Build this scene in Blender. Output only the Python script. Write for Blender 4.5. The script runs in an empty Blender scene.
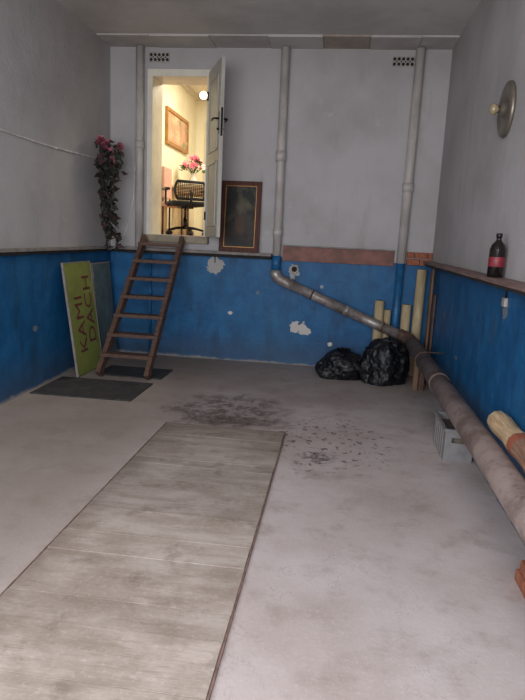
import bpy, bmesh, math, random
from mathutils import Vector, Matrix, noise
random.seed(7)
SC=bpy.context.scene
COL=SC.collection
D=7.5; xL=-2.945; xR=1.114; H=3.808; Y0=-0.5

# ------------------------------------------------------------ colours / nodes
def lin(v):
    v/=255.0
    return v/12.92 if v<=0.04045 else ((v+0.055)/1.055)**2.4
def C(r,g,b): return (lin(r),lin(g),lin(b),1)

class N:
    def __init__(s,name):
        s.m=bpy.data.materials.new(name); s.m.use_nodes=True
        s.t=s.m.node_tree; s.b=s.t.nodes['Principled BSDF']
        s.tc=s.t.nodes.new('ShaderNodeTexCoord')
        s.sep=None
    def link(s,a,b): s.t.links.new(a,b)
    def setin(s,inp,v):
        if hasattr(v,'node'): s.link(v,inp)
        elif v is not None: inp.default_value=v
    def obj(s): return s.tc.outputs['Object']
    def xyz(s):
        if not s.sep:
            s.sep=s.t.nodes.new('ShaderNodeSeparateXYZ'); s.link(s.obj(),s.sep.inputs[0])
        return s.sep.outputs
    def map(s,scale):
        n=s.t.nodes.new('ShaderNodeMapping'); s.link(s.obj(),n.inputs[0]); n.inputs['Scale'].default_value=scale
        return n.outputs[0]
    def noise(s,scale,detail=5,rough=.55,vec=None,dist=0):
        n=s.t.nodes.new('ShaderNodeTexNoise'); s.link(vec or s.obj(),n.inputs['Vector'])
        n.inputs['Scale'].default_value=scale; n.inputs['Detail'].default_value=detail
        n.inputs['Roughness'].default_value=rough; n.inputs['Distortion'].default_value=dist
        return n.outputs['Fac']
    def math(s,op,a,b=0.0,c=None,clamp=False):
        n=s.t.nodes.new('ShaderNodeMath'); n.operation=op; n.use_clamp=clamp
        s.setin(n.inputs[0],a); s.setin(n.inputs[1],b)
        if c is not None: s.setin(n.inputs[2],c)
        return n.outputs[0]
    def ramp(s,v,a,b,lo=0.0,hi=1.0):
        n=s.t.nodes.new('ShaderNodeMapRange'); n.clamp=True; n.interpolation_type='SMOOTHSTEP'
        s.setin(n.inputs[0],v); n.inputs[1].default_value=a; n.inputs[2].default_value=b
        n.inputs[3].default_value=lo; n.inputs[4].default_value=hi
        return n.outputs[0]
    def mix(s,f,a,b,mode='MIX'):
        n=s.t.nodes.new('ShaderNodeMix'); n.data_type='RGBA'; n.blend_type=mode
        s.setin(n.inputs[0],f); s.setin(n.inputs[6],a); s.setin(n.inputs[7],b)
        return n.outputs[2]
    def bump(s,h,strength=.3,dist=.01):
        n=s.t.nodes.new('ShaderNodeBump'); n.inputs['Strength'].default_value=strength
        n.inputs['Distance'].default_value=dist; s.link(h,n.inputs['Height']); s.link(n.outputs[0],s.b.inputs['Normal'])
    def ell(s,a,b,ca,cb,ra,rb,edge=.25,jit=None):
        u=s.math('DIVIDE',s.math('SUBTRACT',a,ca),ra); v=s.math('DIVIDE',s.math('SUBTRACT',b,cb),rb)
        d=s.math('ADD',s.math('MULTIPLY',u,u),s.math('MULTIPLY',v,v))
        if jit is not None: d=s.math('ADD',d,jit)
        return s.ramp(d,1-edge,1+edge,1,0)
    def done(s,col,rough=.6,metal=0,spec=None):
        s.setin(s.b.inputs['Base Color'],col); s.setin(s.b.inputs['Roughness'],rough)
        s.setin(s.b.inputs['Metallic'],metal)
        if spec is not None: s.b.inputs['Specular IOR Level'].default_value=spec
        return s.m

def simple(name,col,rough=.6,metal=0,var=.18,scale=12,bump=0,stretch=None,spec=None):
    n=N(name)
    vec=n.map(stretch) if stretch else None
    f=n.ramp(n.noise(scale,4,.6,vec),.35,.68)
    d=tuple(x*(1-var) for x in col[:3])+(1,); l=tuple(min(1,x*(1+var)) for x in col[:3])+(1,)
    c=n.mix(f,d,l)
    if bump: n.bump(n.noise(scale*3,4,.6,vec),bump,.01)
    return n.done(c,rough,metal,spec)
def emis(name,col,st):
    n=N(name); n.b.inputs['Emission Color'].default_value=col; n.b.inputs['Emission Strength'].default_value=st
    return n.done(col,.5)

def wall_mat(name,patches=(),axis='x'):
    n=N(name); X,Y,Z=n.xyz()
    A=X if axis=='x' else Y
    big=n.noise(.9,5,.6); mid=n.noise(5,6,.65); fine=n.noise(40,4,.6)
    streak=n.noise(2.5,5,.65,n.map((2.2,2.2,.5)))
    up=n.mix(n.ramp(big,.35,.7),C(184,180,181),C(166,162,162))
    up=n.mix(n.math('MULTIPLY',n.ramp(streak,.54,.78),.3),up,C(126,116,108))
    up=n.mix(n.math('MULTIPLY',n.ramp(mid,.62,.7),.3),up,C(200,196,195))
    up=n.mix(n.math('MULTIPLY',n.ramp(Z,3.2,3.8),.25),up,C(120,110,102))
    bl=n.mix(n.ramp(mid,.35,.7),C(18,82,130),C(32,100,150))
    bl=n.mix(n.math('MULTIPLY',n.ramp(streak,.48,.72),.65),bl,C(24,60,92))
    bl=n.mix(n.math('MULTIPLY',n.ramp(big,.5,.7),.35),bl,C(46,104,140))
    bl=n.mix(n.ramp(n.noise(7,7,.75,None,.5),.64,.70,0,.45),bl,C(96,124,142))
    bl=n.mix(n.ramp(n.noise(15,5,.7),.70,.72,0,.7),bl,C(38,40,44))
    low=n.math('ADD',Z,n.math('MULTIPLY',mid,.12))
    bl=n.mix(n.ramp(low,.1,.55,.45,0),bl,C(72,76,82))
    bl=n.mix(n.ramp(low,.06,.10,.8,0),bl,C(150,146,140))
    isblue=n.ramp(n.math('ADD',Z,n.math('MULTIPLY',mid,.012)),1.364,1.368,1,0)
    c=n.mix(isblue,up,bl)
    j=n.math('MULTIPLY',n.math('SUBTRACT',n.noise(14,4,.6),.5),5.0)
    for (a,z,ra,rz,col) in patches:
        c=n.mix(n.ell(A,Z,a,z,ra,rz,.12,j),c,col)
    n.bump(n.math('ADD',n.math('MULTIPLY',mid,1.0),n.math('MULTIPLY',fine,.25)),.3,.02)
    r=n.mix(isblue,(.85,)*3+(1,),(.5,)*3+(1,))
    return n.done(c,r,0,.3)

PL=C(205,200,192)
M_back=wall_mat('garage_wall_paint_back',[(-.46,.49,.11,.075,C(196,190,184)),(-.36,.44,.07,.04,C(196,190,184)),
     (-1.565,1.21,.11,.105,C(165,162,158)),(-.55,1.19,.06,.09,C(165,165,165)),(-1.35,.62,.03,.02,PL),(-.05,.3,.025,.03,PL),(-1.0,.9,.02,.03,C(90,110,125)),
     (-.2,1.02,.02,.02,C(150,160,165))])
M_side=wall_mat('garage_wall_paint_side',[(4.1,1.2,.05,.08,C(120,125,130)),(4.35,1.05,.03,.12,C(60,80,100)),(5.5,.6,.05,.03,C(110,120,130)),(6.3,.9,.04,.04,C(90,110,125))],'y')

# floor
def floor_mat():
    n=N('stained_concrete'); X,Y,Z=n.xyz()
    big=n.noise(.8,6,.6); mid=n.noise(4,6,.65); fine=n.noise(55,4,.7)
    c=n.mix(n.ramp(big,.35,.65),C(192,180,178),C(170,156,150))
    c=n.mix(n.math('MULTIPLY',n.ramp(mid,.48,.7),.45),c,C(142,128,118))
    c=n.mix(n.math('MULTIPLY',n.ramp(fine,.5,.75),.35),c,C(205,198,194))
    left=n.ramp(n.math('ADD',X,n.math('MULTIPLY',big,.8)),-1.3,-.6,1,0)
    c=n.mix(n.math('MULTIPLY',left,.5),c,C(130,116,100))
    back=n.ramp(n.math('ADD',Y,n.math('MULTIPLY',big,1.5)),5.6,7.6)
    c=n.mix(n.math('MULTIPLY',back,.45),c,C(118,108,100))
    j=n.math('MULTIPLY',n.math('SUBTRACT',n.noise(3.2,6,.7),.5),3.2)
    e=n.ell(X,Y,-.93,5.26,.52,.52,.8,j)
    sp=n.ramp(n.noise(7.5,8,.78,None,.3),.44,.56)
    c=n.mix(n.math('MULTIPLY',e,n.math('MULTIPLY',sp,.68)),c,C(62,52,46))
    c=n.mix(n.math('MULTIPLY',e,.25),c,C(84,72,64))
    e1=n.ell(X,Y,-.8,4.93,.46,.14,.7,j)
    c=n.mix(n.math('MULTIPLY',e1,n.ramp(n.noise(9,6,.7),.38,.58,.15,.65)),c,C(66,56,50))
    sc=n.math('MULTIPLY',n.math('SUBTRACT',n.noise(2.2,3,.6),.5),2.2)
    e2=n.ell(X,Y,.02,4.62,.50,.62,.6,sc)
    dots=n.ramp(n.noise(17,3,.6,None,.4),.575,.635)
    c=n.mix(n.math('MULTIPLY',n.math('MULTIPLY',e2,dots),.75),c,C(68,58,52))
    e3=n.ell(X,Y,-.05,4.25,.14,.12,.6,sc)
    c=n.mix(n.math('MULTIPLY',e3,n.ramp(n.noise(20,3,.6),.42,.55,0,.7)),c,C(74,64,58))
    cr=n.math('ABSOLUTE',n.math('SUBTRACT',n.noise(.7,8,.6,None,.3),.5))
    c=n.mix(n.ramp(cr,.0,.0022,.2,0),c,C(96,86,78))
    n.bump(n.math('ADD',mid,n.math('MULTIPLY',fine,.3)),.3,.012)
    return n.done(c,.8,0,.25)
M_floor=floor_mat()

def plank_mat():
    n=N('weathered_pit_boards'); X,Y,Z=n.xyz()
    at=n.t.nodes.new('ShaderNodeAttribute'); at.attribute_name='tone'
    g=n.noise(2.2,6,.65,n.map((1.0,4,1))); g2=n.noise(6,6,.75,n.map((.7,7,1))); big=n.noise(1.6,6,.65); fine=n.noise(45,4,.7)
    mid=n.noise(5,6,.7)
    c=n.mix(n.ramp(g,.35,.68),C(184,172,164),C(158,145,135))
    c=n.mix(n.math('MULTIPLY',n.ramp(g2,.54,.74),.5),c,C(116,102,90))
    c=n.mix(n.math('MULTIPLY',n.ramp(big,.43,.62),.55),c,C(136,122,110))
    c=n.mix(n.math('MULTIPLY',n.ramp(mid,.52,.68),.45),c,C(112,98,86))
    c=n.mix(n.math('MULTIPLY',n.ramp(fine,.5,.75),.35),c,C(200,192,186))
    edge=n.ramp(n.math('ADD',X,n.math('MULTIPLY',mid,.4)),-1.25,-.95,.5,0)
    c=n.mix(edge,c,C(106,92,78))
    edge2=n.ramp(n.math('ADD',Y,n.math('MULTIPLY',mid,.6)),4.5,5.1,0,.4)
    c=n.mix(edge2,c,C(96,84,74))
    c=n.mix(1.0,c,at.outputs['Color'],'MULTIPLY')
    n.bump(n.math('ADD',g2,n.math('MULTIPLY',fine,.3)),.3,.01)
    return n.done(c,.8,0,.2)
M_plank=plank_mat()
M_dark=simple('dark_gap',C(38,34,32),.9)
M_dirt=simple('dirt_filled_gap',C(104,92,82),.9,0,.3,20)
M_rust=simple('rusty_strap_iron',C(98,76,66),.7,.2,.3,30)
M_edge=simple('corroded_edge_angle',C(124,98,88),.8,.1,.3,20)

def ceil_mat():
    n=N('ceiling_plaster'); X,Y,Z=n.xyz()
    big=n.noise(1.2,5,.6); st=n.noise(5,6,.7)
    c=n.mix(n.ramp(big,.35,.65),C(190,186,182),C(172,167,162))
    c=n.mix(n.math('MULTIPLY',n.ramp(st,.58,.72),.3),c,C(140,130,118))
    n.bump(st,.3,.02)
    return n.done(c,.9,0,.2)
M_ceil=ceil_mat()

M_pipe_w=simple('white_painted_pipe',C(184,178,173),.5,0,.12,9,.15,(1,1,.4))
M_pipe_b=simple('blue_painted_pipe',C(28,92,140),.45,0,.2,12)
def galv():
    n=N('galvanised_pipe'); a=n.noise(9,6,.7); b=n.noise(26,5,.7)
    c=n.mix(n.ramp(a,.38,.66),C(168,162,158),C(124,110,102))
    c=n.mix(n.math('MULTIPLY',n.ramp(b,.54,.7),.55),c,C(96,70,58))
    n.bump(b,.3,.006); return n.done(c,n.ramp(a,.3,.7,.35,.6),.4)
M_galv=galv()
def asb():
    n=N('dirty_asbestos_pipe'); a=n.noise(4,6,.7); b=n.noise(22,5,.7)
    c=n.mix(n.ramp(a,.38,.66),C(134,118,112),C(98,82,76))
    c=n.mix(n.math('MULTIPLY',n.ramp(b,.54,.7),.5),c,C(74,60,56))
    n.bump(b,.4,.008); return n.done(c,.65,.1)
M_big=asb()
def wood(name,a,b,stretch=(14,14,1),rough=.6,bump=.25):
    n=N(name); g=n.noise(3,6,.65,n.map(stretch),.5)
    c=n.mix(n.ramp(g,.35,.68),a,b); n.bump(g,bump,.006); return n.done(c,rough,0,.3)
M_lad=wood('stained_ladder_wood',C(104,78,66),C(72,54,46),(12,2,12))
M_beige=wood('pale_cardboard_roll',C(200,182,146),C(170,150,116),(6,6,1))
M_plk2=wood('raw_plank',C(128,100,76),C(92,70,54))
M_ledge=simple('dusty_ledge',C(136,128,124),.8,0,.2,8,.2)
M_ledgeR=wood('wood_ledge_pinkish',C(140,116,108),C(104,82,76),(14,1,14))
M_orange=simple('red_brown_painted_band',C(124,80,68),.6,0,.25,7,.2)
M_brick=simple('orange_brick',C(152,92,68),.85,0,.2,20,.3)
M_white=simple('white_gloss_frame',C(222,216,200),.4,0,.06,6)
M_leaf=simple('grey_white_door_paint',C(178,174,165),.45,0,.08,4,0,(3,3,.6))
M_cream=simple('pale_wallpaper',C(240,233,206),.8,0,.04,3)
M_black=simple('black_metal',C(22,22,24),.4,.5,.2)
M_blackpl=simple('black_plastic',C(26,26,28),.45,0,.2)
def bagm():
    n=N('black_bin_bag'); w=n.noise(16,5,.6,None,.8)
    n.bump(w,.7,.03); return n.done(C(18,19,23),.32,0,.5)
M_bag=bagm()
def rubber():
    n=N('ribbed_rubber_mat'); X,Y,Z=n.xyz()
    w=n.math('SINE',n.math('MULTIPLY',X,160)); 
    c=n.mix(n.ramp(n.noise(6,5,.7),.4,.7),C(44,43,45),C(66,62,60))
    n.bump(w,.4,.006); return n.done(c,.8)
M_mat=rubber()

# ------------------------------------------------------------ mesh builder
class B:
    def __init__(s): s.bm=bmesh.new(); s.mats=[]
    def mi(s,m):
        if m not in s.mats: s.mats.append(m)
        return s.mats.index(m)
    def _tag(s,geom,m,smooth):
        i=s.mi(m)
        for f in geom: f.material_index=i; f.smooth=smooth
    def box(s,lo,hi,m,mtx=None,bev=0):
        cx=[(lo[i]+hi[i])/2 for i in range(3)]; sz=[abs(hi[i]-lo[i]) for i in range(3)]
        M=Matrix.Translation(cx)@Matrix.Diagonal((sz[0],sz[1],sz[2],1))
        if mtx is not None: M=mtx@M
        r=bmesh.ops.create_cube(s.bm,size=1,matrix=M)
        fs=set(f for v in r['verts'] for f in v.link_faces)
        s._tag(fs,m,False)
        if bev:
            es=list(set(e for v in r['verts'] for e in v.link_edges))
            rr=bmesh.ops.bevel(s.bm,geom=es,offset=bev,segments=2,affect='EDGES',profile=.5)
            s._tag(rr['faces'],m,False)
        return fs
    def tube(s,pts,r,m,seg=16,cap=True,smooth=True,flat=1.0):
        pts=[Vector(p) for p in pts]; n=len(pts)
        rs=r if isinstance(r,(list,tuple)) else [r]*n
        tang=[]
        for i in range(n):
            a=pts[max(0,i-1)];b=pts[min(n-1,i+1)]; tang.append((b-a).normalized())
        u=tang[0].orthogonal().normalized(); rings=[]
        for i in range(n):
            t=tang[i]; u=(u-t*u.dot(t)).normalized(); v=t.cross(u)
            rings.append([s.bm.verts.new(pts[i]+(u*math.cos(2*math.pi*k/seg)+v*math.sin(2*math.pi*k/seg)*flat)*rs[i]) for k in range(seg)])
        fs=[]
        for i in range(n-1):
            for k in range(seg):
                fs.append(s.bm.faces.new((rings[i][k],rings[i][(k+1)%seg],rings[i+1][(k+1)%seg],rings[i+1][k])))
        s._tag(fs,m,smooth)
        if cap:
            c=[s.bm.faces.new(rings[0][::-1]),s.bm.faces.new(rings[-1])]; s._tag(c,m,False)
        return fs
    def lathe(s,prof,m,mtx=None,seg=32,smooth=True):
        mtx=mtx or Matrix()
        rings=[]
        for (r,z) in prof:
            rings.append([s.bm.verts.new(mtx@Vector((max(r,1e-4)*math.cos(2*math.pi*k/seg),max(r,1e-4)*math.sin(2*math.pi*k/seg),z))) for k in range(seg)])
        for i in range(len(prof)-1):
            mm=m[i] if isinstance(m,list) else m
            fs=[s.bm.faces.new((rings[i][k],rings[i][(k+1)%seg],rings[i+1][(k+1)%seg],rings[i+1][k])) for k in range(seg)]
            s._tag(fs,mm,smooth)
    def ball(s,c,r,m,sub=2,scale=(1,1,1)):
        M=Matrix.Translation(c)@Matrix.Diagonal((scale[0],scale[1],scale[2],1))
        rr=bmesh.ops.create_icosphere(s.bm,subdivisions=sub,radius=r,matrix=M)
        s._tag(set(f for v in rr['verts'] for f in v.link_faces),m,True)
        return rr['verts']
    def poly(s,pts,m,smooth=False):
        f=s.bm.faces.new([s.bm.verts.new(p) for p in pts]); s._tag([f],m,smooth); return f
    def obj(s,name,parent=None,bevel=0,loc=None,rot=None):
        me=bpy.data.meshes.new(name); bmesh.ops.recalc_face_normals(s.bm,faces=s.bm.faces[:])
        s.bm.to_mesh(me); s.bm.free()
        for m in s.mats: me.materials.append(m)
        o=bpy.data.objects.new(name,me); COL.objects.link(o)
        if parent: o.parent=parent
        if loc: o.location=loc
        if rot: o.rotation_euler=rot
        if bevel:
            md=o.modifiers.new('bev','BEVEL'); md.width=bevel; md.segments=2; md.limit_method='ANGLE'
        return o
def empty(name,loc=(0,0,0)):
    o=bpy.data.objects.new(name,None); COL.objects.link(o); o.location=loc; return o
def arc(c,a0,a1,r,e1,e2,n=8):
    c=Vector(c);e1=Vector(e1);e2=Vector(e2)
    return [c+e1*r*math.cos(a0+(a1-a0)*i/n)+e2*r*math.sin(a0+(a1-a0)*i/n) for i in range(n+1)]

# ------------------------------------------------------------ room shell
dx0,dx1,dz0,dz1=-2.42,-1.70,1.57,3.48
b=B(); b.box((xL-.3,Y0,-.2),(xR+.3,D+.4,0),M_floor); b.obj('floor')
b=B(); b.box((xL-.25,Y0,0),(xL,D,H),M_side); b.obj('wall_left')
b=B(); b.box((xR,Y0,0),(xR+.25,D,H),M_side); b.obj('wall_right')
b=B()
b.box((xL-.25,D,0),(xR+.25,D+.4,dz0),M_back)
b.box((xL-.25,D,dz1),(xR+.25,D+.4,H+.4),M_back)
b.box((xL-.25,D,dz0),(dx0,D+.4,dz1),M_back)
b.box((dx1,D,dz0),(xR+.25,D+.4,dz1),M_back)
b.obj('wall_back')
b=B(); b.box((xL-.25,Y0,H),(xR+.25,D,H+.2),M_ceil); b.obj('ceiling')
M_cs1=simple('ceiling_board_grey',C(174,168,163),.85,0,.08,5); M_cs2=simple('ceiling_board_brown',C(156,143,131),.85,0,.15,6)
b=B()
x=xL; i=0
for w,m in [(.62,M_cs1),(.7,M_ceil),(.66,M_cs1),(.62,M_ceil),(.52,M_cs2),(.55,M_cs1),(.389,M_ceil)]:
    b.box((x+.003,7.07,H-.018-.006*(i%2)),(x+w-.003,D,H),m); x+=w; i+=1
b.obj('trim_1')
b=B(); b.box((-9,-12,-.25),(8,Y0-.002,-.05),M_floor); b.obj('outside_bounce_ground')  # unseen outside ground, added to control bounce light reaching the ceiling

# ledges
b=B(); b.box((xL,Y0,1.365),(xL+.07,D,1.395),M_ledge); b.box((xL,Y0,1.335),(xL+.05,D,1.365),M_dark); b.obj('trim_2',bevel=.004)
b=B(); b.box((xR-.13,Y0,1.375),(xR,7.3,1.405),M_ledgeR); b.box((xR-.11,Y0,1.352),(xR,7.3,1.374),M_dark)
b.obj('trim_3',bevel=.004)
b=B(); b.box((xL+.07,D-.13,1.365),(-.84,D,1.40),M_ledge); b.box((xL+.07,D-.1,1.33),(-.84,D,1.365),M_dark); b.obj('trim_4',bevel=.004)
b=B(); b.box((-.705,D-.025,1.32),(.66,D,1.50),M_orange); b.box((-.705,D-.05,1.50),(.66,D,1.515),M_ledge)
b.obj('trim_5',bevel=.003)
b=B()
for (x0,x1,z0,z1) in [(.81,.955,1.345,1.42),(.965,1.10,1.345,1.42),(.81,.89,1.43,1.50),(.90,1.04,1.43,1.50),(1.05,1.11,1.43,1.50)]:
    b.box((x0,D-.06,z0),(x1,D,z1),M_brick)
b.obj('brick_course',bevel=.005)

# ------------------------------------------------------------ door
b=B()
b.box((dx0-.045,D-.025,dz0-.004),(dx0+.02,D+.4,dz1-.02),M_white)
b.box((dx0-.045,D-.025,dz1-.02),(dx1+.05,D+.0,dz1+.06),M_white)
b.box((dx0,D,dz1-.02),(dx1,D+.4,dz1),M_white)
b.box((dx1-.02,D-.025,dz0-.004),(dx1+.05,D,dz1-.02),M_white)
b.box((dx1-.02,D,dz0),(dx1,D+.4,dz1-.02),M_white)
b.obj('trim_6',bevel=.003)
b=B(); b.box((dx0-.05,D-.10,dz0-.09),(dx1+.05,D,dz0-.005),simple('worn_threshold',C(150,138,118),.7,0,.2,8)); b.obj('trim_7',bevel=.004)
L=.725; ang=math.atan2(6.80-7.44,-1.395+1.672)
b=B()
b.box((0,-.02,0),(L,.02,1.92),M_leaf)
for (x0,x1,z0,z1) in [(.1,L-.12,.12,.85),(.1,L-.12,.97,1.78)]:
    for sgn in (-1,1):
        y=.02*sgn
        for q in [((x0,z0),(x1,z0+.02)),((x0,z1-.02),(x1,z1)),((x0,z0),(x0+.02,z1)),((x1-.02,z0),(x1,z1))]:
            b.box((q[0][0],min(y,y+.012*sgn),q[0][1]),(q[1][0],max(y,y+.012*sgn),q[1][1]),M_leaf)
for sgn in (-1,1):
    b.box((L-.085,.02*sgn-.004,1.13),(L-.035,.02*sgn+.004,1.36),M_black)
    b.tube([(L-.06,.02*sgn,1.29),(L-.06,.07*sgn,1.29),(L-.09,.08*sgn,1.29),(L-.19,.08*sgn,1.285)],.011,M_black,10)
    b.ball((L-.06,.03*sgn,1.18),.014,M_black)
b.box((L-.001,-.012,1.1),(L+.003,.012,1.4),M_black)
for z in (.25,1.65): b.tube([(0,-.026,z-.05),(0,-.026,z+.05)],.012,M_black,10)
b.obj('door_1',loc=(-1.672,7.43,dz0+.003),rot=(0,0,ang),bevel=.003)

# ------------------------------------------------------------ inner room
iy0,iy1,ix0,ix1,iz=D+.4,11.35,-2.8,1.0,4.07
b=B(); b.box((ix0-.1,iy0,dz0-.1),(ix1+.1,iy1+.1,dz0-.002),wood('parquet',C(170,130,90),C(140,100,66),(2,9,1))); b.obj('floor_office')
b=B(); b.box((ix0-.1,iy0,dz0),(ix0,iy1,iz),M_cream); b.obj('wall_office_left')
b=B(); b.box((ix1,iy0,dz0),(ix1+.1,iy1,iz),M_cream); b.obj('wall_office_right')
b=B(); b.box((ix0-.1,iy1,dz0),(ix1+.1,iy1+.1,iz),M_cream); b.obj('wall_office_back')
b=B(); b.box((ix0-.1,iy0,iz),(ix1+.1,iy1+.1,iz+.1),simple('white_ceiling',C(240,238,228),.8,0,.03)); b.obj('ceiling_office')
b=B(); b.box((ix0,iy0,iz-.07),(ix0+.05,iy1,iz),M_white); b.box((ix0+.05,iy1-.05,iz-.07),(ix1,iy1,iz),M_white)
b.box((ix0,iy0,dz0),(ix0+.02,iy1,dz0+.09),M_white); b.obj('trim_8')
b=B(); b.box((-2.62,iy1-.045,dz0),(-1.8,iy1-.004,dz0+2.05),M_white)
for z0,z1 in [(.15,.9),(1.05,1.9)]: b.box((-2.5,iy1-.06,dz0+z0),(-1.92,iy1-.045,dz0+z1),M_leaf)
b.obj('door_2',bevel=.004)
def paint(name,cols,sc,stretch=(1,1,1)):
    n=N(name); a=n.noise(sc,6,.6,n.map(stretch),.4); bb=n.noise(sc*3,5,.6)
    c=n.mix(n.ramp(a,.35,.5),cols[0],cols[1]); c=n.mix(n.ramp(a,.5,.62),c,cols[2]); c=n.mix(n.math('MULTIPLY',n.ramp(bb,.55,.65),.7),c,cols[3])
    return n.done(c,.45)
M_gold=simple('gilded_frame',C(176,128,72),.4,.3,.2)
M_p1=paint('floral_canvas',[C(214,186,146),C(206,150,124),C(146,142,104),C(232,214,176)],4)
b=B(); y0,y1,z0,z1=9.35,10.65,2.96,3.5; fx=ix0+.004
b.box((fx,y0+.02,z0+.02),(fx+.02,y1-.02,z1-.02),M_p1)
for q in [((y0,z0),(y1,z0+.05)),((y0,z1-.05),(y1,z1)),((y0,z0+.05),(y0+.05,z1-.05)),((y1-.05,z0+.05),(y1,z1-.05))]:
    b.box((fx,q[0][0],q[0][1]),(fx+.04,q[1][0],q[1][1]),M_gold)
b.obj('framed_canvas_print')
M_tab=wood('cream_table',C(224,206,170),C(206,186,146),(2,9,9))
b=B(); b.box((-2.78,9.75,2.335),(-2.1,10.6,2.375),M_tab)
for x in (-2.75,-2.16):
    for y in (9.79,10.53): b.box((x,y,dz0),(x+.045,y+.045,2.335),M_tab)
b.box((-2.75,9.8,2.24),(-2.12,10.56,2.335),M_tab); b.obj('side_table',bevel=.003)
M_petp=simple('pink_petal',C(226,120,140),.6,0,.2,40); M_petw=simple('pale_petal',C(246,214,210),.6,0,.1,40)
M_green=simple('leaf_green',C(60,100,52),.55,0,.3,30); M_dgreen=simple('faded_dark_leaf',C(44,48,40),.6,0,.35,30)
M_glass=simple('vase_ceramic',C(214,206,200),.25,0,.08)
def bloom(b,c,r,m,rnd):
    c=Vector(c)
    ax=Vector((rnd.uniform(-1,1),rnd.uniform(-1,.2),rnd.uniform(-.2,1))).normalized()
    u=ax.orthogonal().normalized(); v=ax.cross(u)
    for ring,(rr,lift,n) in enumerate([(1,.1,7),(.65,.35,5),(.35,.5,4)]):
        for k in range(n):
            a=2*math.pi*(k+ring*.5)/n; d=u*math.cos(a)+v*math.sin(a); t=ax.cross(d)
            p0=c+ax*r*.05*ring; tip=c+d*r*rr+ax*r*lift
            mid=c+d*r*rr*.6+ax*r*lift*.3
            b.poly([p0,mid+t*r*.38*rr,tip,mid-t*r*.38*rr],m,True)
def leaf(b,c,d,l,w,m,rnd):
    c=Vector(c); d=Vector(d).normalized(); s=d.orthogonal().normalized()
    s.rotate(Matrix.Rotation(rnd.uniform(0,6.28),3,d)); nrm=d.cross(s)
    p=[c,c+d*l*.45+s*w+nrm*l*.08,c+d*l-nrm*l*.15,c+d*l*.45-s*w+nrm*l*.08]
    b.poly([p[0],p[1],p[2]],m,True); b.poly([p[0],p[2],p[3]],m,True)
rnd=random.Random(3)
b=B(); T=Matrix.Translation((-2.5,10.0,2.376))
b.lathe([(0,0),(.05,0),(.075,.05),(.07,.1),(.04,.15),(.035,.18),(.05,.2),(.045,.2),(.03,.17),(0,.16)],M_glass,T,20)
for k in range(22):
    a=rnd.uniform(0,6.28); e=rnd.uniform(.1,1.3); R_=rnd.uniform(.12,.2)
    p=Vector((-2.5,10.0,2.66))+Vector((math.cos(a)*math.cos(e)*R_,math.sin(a)*math.cos(e)*R_,math.sin(e)*R_*.9))
    b.tube([(-2.5,10.0,2.55),p],.004,M_green,5); bloom(b,p,.06,M_petp if k%3 else M_petw,rnd)
    leaf(b,p-Vector((0,0,.05)),(math.cos(a),math.sin(a),-.1),.1,.03,M_green,rnd)
b.obj('flower_vase')
# office chair
M_mesh=simple('chair_mesh_black',C(34,30,28),.7,0,.3,80); M_seat=simple('chair_seat_fabric',C(34,32,32),.8,0,.2,60)
ch=empty('office_chair',(-2.26,8.62,dz0)); ch.rotation_euler=(0,0,math.radians(-150))
b=B()
for k in range(5):
    a=2*math.pi*k/5+.3; e=Vector((math.cos(a),math.sin(a),0))
    b.tube([Vector((0,0,.11)),e*.15+Vector((0,0,.1)),e*.28+Vector((0,0,.07))],[.022,.018,.013],M_black,10)
    b.tube([e*.28+Vector((-e.y*.02,e.x*.02,.03)),e*.28+Vector((e.y*.02,-e.x*.02,.03))],.03,M_blackpl,14)
b.tube([(0,0,.09),(0,0,.24)],.028,M_black); b.tube([(0,0,.24),(0,0,.42)],.016,M_black)
b.box((-.09,-.11,.38),(.09,.11,.41),M_black); b.obj('base',ch)
b=B(); b.box((-.24,-.24,.41),(.24,.23,.48),M_seat,None,.03); b.obj('seat',ch)
b=B()
n=12
pt=[]
for i in range(n+1):
    z=.50+.24*i/n
    for_w=.19+.04*math.sin(math.pi*i/n)
    pt.append((for_w,z,.25+.03*math.sin(math.pi*i/n)+.0))
loop=[(w,y,z) for (w,z,y) in pt]+[(-w,y,z) for (w,z,y) in reversed(pt)]; loop.append(loop[0])
b.tube(loop,.018,M_blackpl,8,False)
for i in range(1,n): 
    w,z,y=pt[i]; b.tube([(-w,y,z),(0,y+.02,z),(w,y,z)],.005,M_mesh,5)
for k in range(-6,7):
    xx=k*.03; b.tube([(xx,pt[0][2]+.01,.51),(xx,pt[6][2]+.015,.62),(xx,pt[-1][2]+.01,.73)],.005,M_mesh,5)
b.tube([(0,.1,.40),(0,.25,.40),(0,.31,.5),(0,.30,.62)],.02,M_blackpl,8)
b.obj('backrest',ch)
b=B()
for s_ in (-1,1):
    b.tube([(s_*.2,0,.43),(s_*.29,0,.43),(s_*.29,0,.62)],.016,M_blackpl,8); b.box((s_*.29-.035,-.13,.62),(s_*.29+.035,.12,.655),M_blackpl,None,.01)
b.obj('armrests',ch)
M_pink=simple('dusty_pink_upholstery',C(214,170,156),.85,0,.1,30)
b=B(); b.box((-2.77,9.12,dz0+.42),(-2.42,9.55,dz0+.50),M_pink,None,.02); b.box((-2.775,9.12,dz0+.55),(-2.73,9.55,dz0+1.02),M_pink,None,.018)
for x in (-2.755,-2.45):
    for y in (9.15,9.52): b.tube([(x,y,dz0),(x,y,dz0+(.42 if x>-2.7 else .6))],.016,M_lad,8)
b.obj('upholstered_chair')
b=B()
b.tube([(-2.36,10,iz),(-2.36,10,iz-.02)],.06,M_gold); b.tube([(-2.36,10,iz-.02),(-2.36,10,iz-.2)],.008,M_gold)
b.ball((-2.36,10,iz-.27),.06,emis('warm_glass_globe',(1,.9,.7,1),6),3); b.obj('pendant_lamp')

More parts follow.
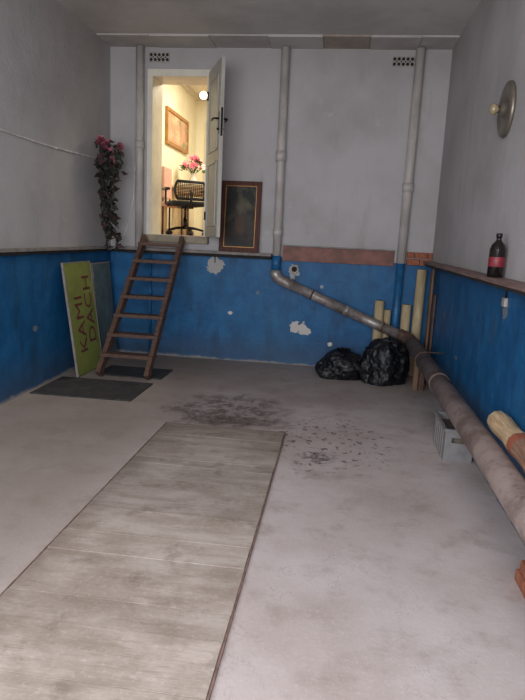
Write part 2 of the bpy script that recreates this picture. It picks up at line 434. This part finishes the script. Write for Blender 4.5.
# ------------------------------------------------------------ pit cover
b=B(); bm=b.bm
y=4.72
b.box((-1.372,.3,.0),(-.347,4.732,.008),M_dirt)
lay=bm.loops.layers.float_color.new('tone')
rows=[.10,.17,.22,.30,.12,.24,.33,.15,.28,.20,.36,.18,.30,.22,.34,.2,.3]
for w in rows:
    t=rnd.uniform(.86,1.0) if w>.16 else rnd.uniform(.76,.88)
    fs=b.box((-1.363+rnd.uniform(0,.004),y-w+.005,.003),(-.353-rnd.uniform(0,.004),y,.012+rnd.uniform(0,.003)),M_plank)
    for f in fs:
        for lp in f.loops: lp[lay]=(t,t*.985,t*.965,1)
    y-=w
    if y<.5: break
b.box((-1.372,.3,0),(-1.366,4.732,.012),M_edge); b.box((-.352,.3,0),(-.344,4.732,.013),M_edge); b.box((-1.372,4.725,0),(-.344,4.732,.012),M_edge)
b.obj('inspection_pit_cover')

# ------------------------------------------------------------ pipes
b=B(); b.tube([(-2.545,7.43,1.402),(-2.545,7.43,H-.03)],.048,M_pipe_w,20)
b.tube([(-2.545,7.43,2.6),(-2.545,7.43,2.7)],.056,M_pipe_w,20); b.obj('white_riser_pipe')
b=B(); b.tube([(-2.40,7.46,.0),(-2.40,7.46,1.32)],.016,M_pipe_b,10); b.tube([(-2.40,7.46,.8),(-2.40,7.46,.86)],.022,M_pipe_b,10); b.obj('thin_water_pipe')
b=B(); py=7.425
b.tube([(-.785,py,H-.03),(-.775,py,1.36)],.050,M_pipe_w,24)
b.tube([(-.783,py,2.50),(-.782,py,2.62)],.062,M_pipe_w,24)
b.tube([(-.776,py,1.62),(-.776,py,1.70)],.058,M_pipe_w,24)
b.tube([(-.775,py,1.38),(-.775,py,1.19)],.057,M_pipe_b,24)
e=[(-.775,py,1.2),(-.775,7.422,1.15),(-.755,7.418,1.115),(-.71,7.41,1.085),(-.64,7.40,1.055),(-.55,7.385,1.02)]
b.tube(e,.066,M_galv,24)
b.tube([(-.60,7.39,1.04),(.12,7.29,.765)],.060,M_galv,24)
b.tube([(.10,7.293,.772),(.16,7.285,.75)],.064,M_galv,24)
b.tube([(.12,7.29,.765),(.76,7.20,.525)],.060,M_galv,24)
for t in (.22,.86):
    p=Vector((-.6,7.39,1.04)).lerp(Vector((.76,7.2,.525)),t); d=(Vector((1.36,-.19,-.515))).normalized()*.012
    b.tube([p-d,p+d],.063,M_rust,24)
b.obj('diagonal_drain_pipe')
b=B()
b.tube([(.755,7.43,H-.03),(.738,7.43,1.36)],.053,M_pipe_w,24)
b.tube([(.745,7.43,2.2),(.744,7.43,2.3)],.064,M_pipe_w,24)
b.tube([(.738,7.43,1.38),(.732,7.43,.0)],.048,M_pipe_b,24); b.obj('white_riser_pipe')
b=B()
bp0=Vector((.90,7.12,.47)); bp1=Vector((.945,1.2,.40))
b.tube([(.765,7.199,.523),(.83,7.18,.50),(.88,7.12,.485),(.90,7.0,.47),(.905,6.8,.468)],.078,M_rust,24)
b.tube([bp0+Vector((.0,-.2,0)),bp1],.083,M_big,32)
for yy in (5.15,):
    p=bp0.lerp(bp1,(7.12-yy)/5.92); b.tube([p,p+Vector((0,-.1,0))],.088,M_big,32)
for yy in (6.0,2.0):
    p=bp0.lerp(bp1,(7.12-yy)/5.92)
    pts=arc(p,math.pi/2,math.pi*1.5,.087,(1,0,0),(0,0,1),12)
    pts=[(xR-.012,p.y,p.z+.087)]+pts+[(xR-.012,p.y,p.z-.087)]
    b.tube(pts,.006,M_rust,6)
b.obj('large_sewer_pipe')
b=B(); b.box((.90,6.60,0),(.955,6.64,.375),M_plk2); b.box((.965,6.58,0),(1.02,6.62,.395),M_lad); b.obj('wooden_prop',bevel=.003)
b=B(); b.box((.962,2.60,0),(1.075,2.82,.06),M_brick,None,.006); b.box((.972,2.62,.062),(1.075,2.80,.12),M_brick,None,.006); b.obj('brick_stack')

# rolls & planks in corner
def roll(name,x,y,z1,r,dx=0):
    b=B(); b.tube([(x,y,0.0),(x+dx,y+.02,z1)],r,M_beige,24)
    b.tube([(x+dx,y+.02,z1),(x+dx,y+.02,z1+.001)],r*.7,M_dark,16); b.obj(name)
roll('cardboard_tube',.525,7.385,.90,.058,0); roll('cardboard_tube',.63,7.40,.79,.042,0)
roll('cardboard_tube',.85,7.385,.87,.056,0)
roll('cardboard_tube',.985,7.385,1.30,.058,.01)
b=B(); b.box((1.06,7.0,.0),(1.08,7.12,1.33),M_plk2); b.box((1.085,6.86,0),(1.105,6.98,1.05),M_lad); b.obj('timber_offcuts')

# ------------------------------------------------------------ bin bags
def bag(name,c,rx,ry,rz,seed,tie=True):
    b=B(); r=bmesh.ops.create_icosphere(b.bm,subdivisions=5,radius=1)
    off=Vector((seed*3.1,seed*1.7,seed))
    for v in r['verts']:
        p=v.co.copy(); n1=noise.noise(p*1.3+off); n2=1-abs(noise.noise(p*3.0+off))*2; n3=1-abs(noise.noise(p*7+off*2))*2
        k=1+.26*n1+.13*n2+.06*n3
        q=Vector((p.x*rx*k,p.y*ry*k,p.z*rz*k))
        q.z=q.z+rz*.62
        if q.z<0.0: q.z=0
        v.co=q
    for f in b.bm.faces: f.smooth=True; f.material_index=0
    b.mats=[M_bag]
    if tie:
        top=Vector((0,0,rz*1.56))
        b.tube([top+Vector((0,0,-.05)),top,top+Vector((.01,0,.02))],[.05,.018,.025],M_bag,10)
        for k in range(9):
            a=2*math.pi*k/9+seed; d=Vector((math.cos(a),math.sin(a),.7))
            p=top+Vector((0,0,.01)); t=Vector((-math.sin(a),math.cos(a),0))
            b.poly([p,p+d*.06+t*.03,p+d*.1+Vector((0,0,-.03)),p+d*.06-t*.02],M_bag)
    b.obj(name,loc=c)
bag('black_bin_bag',(.12,6.98,.0),.26,.19,.19,1)
bag('black_bin_bag',(.58,6.86,.0),.245,.18,.31,2.4,False)

# ------------------------------------------------------------ crate under pipe
M_crate=simple('grey_plastic_crate',C(130,127,126),.6,0,.12,10,.1)
b=B(); x0,x1,y0,y1,z1=.875,1.085,4.40,4.88,.255
b.box((x0+.012,y0+.012,0.002),(x1-.012,y1-.012,.012),M_crate)
b.box((x0,y0,0),(x0+.012,y1,z1),M_crate); b.box((x1-.012,y0,0),(x1,y1,z1),M_crate)
b.box((x0+.012,y1-.012,0),(x1-.012,y1,z1),M_crate)
b.box((x0+.012,y0,0),(x1-.012,y0+.012,.15),M_crate); b.box((x0+.012,y0,.19),(x1-.012,y0+.012,z1),M_crate)
b.box((x0+.012,y0,.15),(x0+.05,y0+.012,.19),M_crate); b.box((x1-.05,y0,.15),(x1-.012,y0+.012,.19),M_crate)
b.box((x0+.02,y0+.03,.014),(x1-.02,y1-.02,.2),M_dirt)
for q in [((x0-.01,y0-.01),(x1+.01,y0+.01)),((x0-.01,y1-.01),(x1+.01,y1+.01)),((x0-.01,y0+.01),(x0+.01,y1-.01)),((x1-.01,y0+.01),(x1+.01,y1-.01))]:
    b.box((q[0][0],q[0][1],z1-.018),(q[1][0],q[1][1],z1+.002),M_crate)
for k in range(1,6): b.box((x0-.006,y0+k*.08-.005,0),(x0+.002,y0+k*.08+.005,z1-.02),M_crate)
b.obj('plastic_crate')
def logm():
    n=N('peeled_log'); X,Y,Z=n.xyz(); g=n.noise(4,6,.7,n.map((12,1.2,12)))
    a=n.mix(n.ramp(g,.35,.66),C(206,180,142),C(172,140,106)); d=n.mix(n.ramp(g,.35,.66),C(154,118,96),C(120,90,72))
    c=n.mix(n.ramp(Y,3.2,3.24),d,a); c=n.mix(n.ell(Y,Y,3.2,3.2,.06,.06),c,C(150,84,60)); n.bump(g,.5,.01); return n.done(c,.75)
M_log=logm()
b=B()
pts=[]
for i in range(13):
    t=i/12; pts.append(Vector((1.034+.004*math.sin(t*5),3.68-1.15*t,.556)))
rr=[.066+.004*math.sin(i*1.7) for i in range(13)]; b.tube(pts,rr,M_log,10,True,False)
b.obj('firewood_log',bevel=.004)

# ------------------------------------------------------------ ladder
lad=empty('wooden_step_ladder')
b=B()
def beam(b,p0,p1,w,dp,m):
    p0=Vector(p0);p1=Vector(p1); d=p1-p0; l=d.length; z=d.normalized(); x=Vector((1,0,0)); x=(x-z*x.dot(z)).normalized(); y=z.cross(x)
    M=Matrix((x,y,z)).transposed().to_4x4(); M.translation=p0
    b.box((-w/2,-dp/2,0),(w/2,dp/2,l),m,M)
Lb=(-2.535,6.10,.035); Lt=(-2.425,7.31,1.53); Rb=(-1.99,6.10,.035); Rt=(-1.945,7.31,1.53)
beam(b,Lb,Lt,.05,.11,M_lad); beam(b,Rb,Rt,.05,.11,M_lad)
b.obj('stringers',lad,bevel=.003)
b=B()
for i in range(7):
    t=.135+i*.135; l=Vector(Lb).lerp(Vector(Lt),t); r=Vector(Rb).lerp(Vector(Rt),t)
    b.box((l.x-.03,l.y-.095,l.z-.018),(r.x+.03,l.y+.07,l.z+.02),M_lad)
b.obj('treads',lad,bevel=.003)

b=B(); b.box((-2.90,5.28,0),(-1.88,5.98,.013),M_mat); b.obj('rubber_doormat',bevel=.003)
b=B(); b.box((-2.62,6.2,0),(-1.86,6.68,.012),M_mat); b.obj('rubber_doormat',bevel=.003)

# ------------------------------------------------------------ sign boards on left wall
M_sign=simple('olive_green_sign',C(128,136,62),.6,0,.16,3); M_txt=simple('dark_red_lettering',C(104,44,34),.5)
M_board=simple('grey_green_board',C(98,114,112),.6,0,.2,5)
b=B(); b.box((-.008,0.012,0),(.008,.688,1.223),M_sign); b.box((-.012,0,0),(.012,.012,1.235),M_ledge); b.box((-.012,.688,0),(.012,.70,1.235),M_ledge)
b.box((-.012,0.012,1.223),(.012,.688,1.235),M_ledge)
sg=b.obj('shop_sign_board',loc=(-2.735,6.0,.01),rot=(0,math.radians(-7.5),0))
def text(body,size,y,z,parent,m):
    cu=bpy.data.curves.new('t','FONT'); cu.body=body; cu.size=size; cu.extrude=.0015; cu.space_character=1.05
    o=bpy.data.objects.new('t',cu); COL.objects.link(o); bpy.context.view_layer.update()
    me=bpy.data.meshes.new_from_object(o.evaluated_get(bpy.context.evaluated_depsgraph_get()))
    bpy.data.objects.remove(o); me.materials.clear(); me.materials.append(m)
    ob=bpy.data.objects.new('lettering',me); COL.objects.link(ob); ob.parent=parent
    M=Matrix(((0,0,1,.0095),(0,-1,0,y),(1,0,0,z),(0,0,0,1))); ob.matrix_local=M
text('KAMI',.27,.34,.22,sg,M_txt); text('DACH',.27,.60,.30,sg,M_txt)
b=B(); b.box((-.008,0.02,0),(.008,.55,1.18),M_board); b.box((-.014,0,.0),(.014,.02,1.2),M_ledge); b.box((-.014,0.02,1.18),(.014,.55,1.2),M_ledge)
b.obj('grey_board',loc=(-2.80,6.78,.01),rot=(0,math.radians(-5),0))

# ------------------------------------------------------------ painting leaning on ledge
def deer():
    n=N('dark_forest_painting'); X,Y,Z=n.xyz()
    a=n.noise(7,6,.65,n.map((1,1,.6)),.5); bb=n.noise(22,5,.6)
    c=n.mix(n.ramp(Z,.1,.75),C(46,34,24),C(62,60,50)); c=n.mix(n.ramp(a,.42,.56),c,C(24,23,21))
    c=n.mix(n.math('MULTIPLY',n.ell(X,Z,.27,.58,.09,.10,.9,n.math('MULTIPLY',n.math('SUBTRACT',a,.5),4)),.6),c,C(104,94,74))
    c=n.mix(n.ell(X,Z,.25,.33,.06,.12,.3,n.math('MULTIPLY',n.math('SUBTRACT',bb,.5),3)),c,C(72,50,34))
    c=n.mix(n.math('MULTIPLY',n.ramp(bb,.58,.68),.45),c,C(80,60,40)); return n.done(c,.5,0,.3)
M_p2=deer()
M_fr=wood('reddish_picture_frame',C(92,50,36),C(58,34,28))
b=B(); W,Hh=.50,.86
b.box((.04,-.004,.04),(W-.04,.012,Hh-.04),M_p2)
for q in [((0,0),(W,.06)),((0,Hh-.06),(W,Hh)),((0,.06),(.06,Hh-.06)),((W-.06,.06),(W,Hh-.06))]:
    b.box((q[0][0],-.016,q[0][1]),(q[1][0],.014,q[1][1]),M_fr)
for q in [((.055,.055),(W-.055,.065)),((.055,Hh-.065),(W-.055,Hh-.055)),((.055,.065),(.065,Hh-.065)),((W-.065,.065),(W-.055,Hh-.065))]:
    b.box((q[0][0],-.020,q[0][1]),(q[1][0],.002,q[1][1]),M_gold)
b.obj('framed_painting',loc=(-1.50,7.395,1.402),rot=(math.radians(-5),0,0),bevel=.002)

# ------------------------------------------------------------ vents
M_vent=simple('vent_plate',C(160,154,148),.7)
def vent(x0,x1,z0,z1):
    b=B(); b.box((x0,D-.012,z0),(x1,D,z1),M_vent)
    nx=5
    for i in range(nx):
        for j in range(2):
            cx=x0+(i+.5)*(x1-x0)/nx; cz=z0+(j+.5)*(z1-z0)/2; r=.019
            b.tube([(cx,D-.0125,cz),(cx,D-.014,cz)],r,M_dark,10)
            if i<nx-1 and j==0: b.tube([(cx+(x1-x0)/nx/2,D-.0125,(z0+z1)/2),(cx+(x1-x0)/nx/2,D-.014,(z0+z1)/2)],.010,M_dark,8)
    b.obj('air_vent')
vent(-2.45,-2.20,3.62,3.73); vent(.45,.70,3.60,3.71)

M_sock=simple('old_socket',C(168,164,158),.5)
b=B()
for x in (-1.61,-1.52): b.lathe([(0,-.03),(.03,-.03),(.036,-.02),(.036,0)],M_sock,Matrix.Translation((x,D,1.22))@Matrix.Rotation(math.radians(-90),4,'X')@Matrix.Scale(-1,4,(0,0,1)),20)
b.tube([(-1.565,D-.008,1.25),(-1.565,D-.008,1.33)],.006,M_black,6)
b.obj('wall_socket')
b=B(); 
b.tube(arc((-.55,D-.02,1.22),0,6.283,.045,(1,0,0),(0,0,1),20),.012,M_sock,8,False); b.tube([(-.55,D,1.22),(-.55,D-.02,1.22)],.035,M_dark,16)
b.tube([(-.55,D-.015,1.17),(-.545,D-.015,1.09)],.012,M_sock,8); b.obj('pipe_flange')
b=B(); b.box((xR-.025,4.06,1.22),(xR,4.13,1.28),M_vent,None,.006); b.tube([(xR-.01,4.09,1.28),(xR-.01,4.09,1.352)],.006,M_black,6); b.obj('junction_box')

# ------------------------------------------------------------ wall lamp on right wall
M_brass=simple('tarnished_metal_plate',C(132,124,112),.4,.7,.2,8)
M_lampgl=simple('smoked_glass_bulb',C(160,146,116),.25,.2,.15)
T=Matrix.Translation((xR,4.64,2.565))@Matrix.Rotation(math.radians(-90),4,'Y')
b=B(); b.lathe([(.0,.0),(.185,0),(.192,.012),(.185,.028),(.16,.036),(.12,.026),(.06,.022),(.05,.05),(.03,.06),(0,.06)],M_brass,T,48)
b.lathe([(.0,.055),(.024,.055),(.024,.075),(.036,.085),(.042,.10),(.039,.115),(.026,.128),(0,.131)],[M_brass,M_brass]+[M_lampgl]*5,T,28)
b.obj('wall_lamp')

# bottle
M_bot=simple('dark_bottle_glass',C(20,14,14),.12,0,.1,spec=.6); M_lab=simple('red_label',C(128,36,46),.5,0,.35,28); M_cap=simple('black_cap',C(24,22,24),.4)
T=Matrix.Translation((1.045,4.2,1.405))
b=B(); b.lathe([(0,0),(.048,0),(.052,.006),(.052,.07),(.0525,.071),(.0525,.135),(.052,.136),(.052,.185),(.042,.215),(.02,.24),(.016,.25),(.016,.262),(.02,.262),(.02,.29),(0,.291)],
   [M_bot]*4+[M_lab]+[M_bot]*6+[M_cap]*3,T,28); b.obj('drink_bottle')

# ------------------------------------------------------------ cables
M_cab=simple('white_cable',C(212,208,206),.5)
b=B(); pts=[]
for i in range(30):
    y=7.35-i*.27; z=2.44-.05*math.sin((7.35-y)/3.6*math.pi) if y>3.7 else 2.44+.02*(3.7-y)
    pts.append((xL+.012,y,z))
b.tube(pts,.009,M_cab,8); 
for p in pts[::5]: b.box((p[0]-.011,p[1]-.008,p[2]-.012),(p[0]+.01,p[1]+.008,p[2]+.012),M_cab)
b.obj('wall_cable')
b=B(); b.tube([(-2.60,D-.01,2.66),(-2.625,D-.01,2.3),(-2.64,D-.01,2.0),(-2.70,D-.012,1.7),(-2.78,D-.02,1.5),(-2.80,D-.02,1.41)],.007,M_cab,8); b.obj('hanging_wire')

# ------------------------------------------------------------ hanging artificial flowers
M_dp=simple('dusty_pink_silk_petal',C(136,70,86),.7,0,.3,40); M_dr=simple('dark_red_leaf',C(70,42,48),.7,0,.3,30)
b=B(); r2=random.Random(11)
b.tube([(xL+.002,7.0,2.60),(xL+.12,7.0,2.58)],.008,M_black,6)
for k in range(15):
    p=(xL+.17+r2.uniform(-.05,.09),6.97+r2.uniform(-.24,.17),2.50+r2.uniform(-.12,.12)); bloom(b,p,.055,M_dp if k%5 else M_petp,r2)
for k in range(85):
    p=Vector((xL+.17+r2.uniform(-.05,.1),6.97+r2.uniform(-.24,.2),2.47+r2.uniform(-.2,.12)))
    leaf(b,p,(r2.uniform(-.2,.8),r2.uniform(-1,1),r2.uniform(-1,.5)),.1,.034,M_dgreen if r2.random()<.7 else M_dr,r2)
for sidx in range(11):
    y=7.0+r2.uniform(-.2,.15); x=xL+.16+r2.uniform(-.04,.07); ln=r2.uniform(.55,1.08)
    pts=[]
    for i in range(9):
        t=i/8; pts.append(Vector((x+.03*math.sin(t*4+sidx),y+(7.08-y)*t*.5+.03*math.sin(t*6+sidx*2),2.42-ln*t)))
    b.tube(pts,.004,M_dgreen,5)
    for i in range(int(ln*46)):
        t=r2.random(); p=pts[min(8,int(t*8))].lerp(pts[min(8,int(t*8)+1)],(t*8)%1)
        leaf(b,p,(r2.uniform(-.15,.8),r2.uniform(-1,1),r2.uniform(-1,.1)),r2.uniform(.07,.11),.03,M_dgreen if r2.random()<.75 else M_dr,r2)
    if sidx%3==0:
        bloom(b,pts[3+sidx//2%3],.045,M_dp,r2)
b.obj('artificial_flower_garland')

# ------------------------------------------------------------ lights
w=bpy.data.worlds.new('World'); SC.world=w; w.use_nodes=True
bg=w.node_tree.nodes['Background']; bg.inputs[0].default_value=(.86,.91,1,1); bg.inputs[1].default_value=.95
def area(name,loc,rot,sx,sy,p,col):
    l=bpy.data.lights.new(name,'AREA'); l.shape='RECTANGLE'; l.size=sx; l.size_y=sy; l.energy=p; l.color=col
    o=bpy.data.objects.new(name,l); COL.objects.link(o); o.location=loc; o.rotation_euler=rot; return o
area('garage_opening_daylight',(-.9,-.45,1.95),(math.radians(71),0,0),3.8,2.1,212,(.96,.97,1))
area('office_ceiling_light',(-1.4,9.4,4.05),(0,0,0),1.2,1.2,90,(1,.91,.70))

# ------------------------------------------------------------ camera
psi,th,rho,h=.1201,.1881,.0465,1.602
cp,sp,ct,st=math.cos(psi),math.sin(psi),math.cos(th),math.sin(th)
F=Vector((-sp*ct,cp*ct,-st)); R0=Vector((cp,sp,0)); U0=Vector((-sp*st,cp*st,ct))
R=R0*math.cos(rho)+U0*math.sin(rho); U=U0*math.cos(rho)-R0*math.sin(rho)
cd=bpy.data.cameras.new('camera'); co=bpy.data.objects.new('camera',cd); COL.objects.link(co)
M=Matrix((R,U,-F)).transposed().to_4x4(); M.translation=(0,0,h); co.matrix_world=M
cd.sensor_fit='VERTICAL'; cd.sensor_height=24; cd.lens=594.69/700*24; cd.clip_start=.05
SC.camera=co
SC.view_settings.view_transform='Standard'
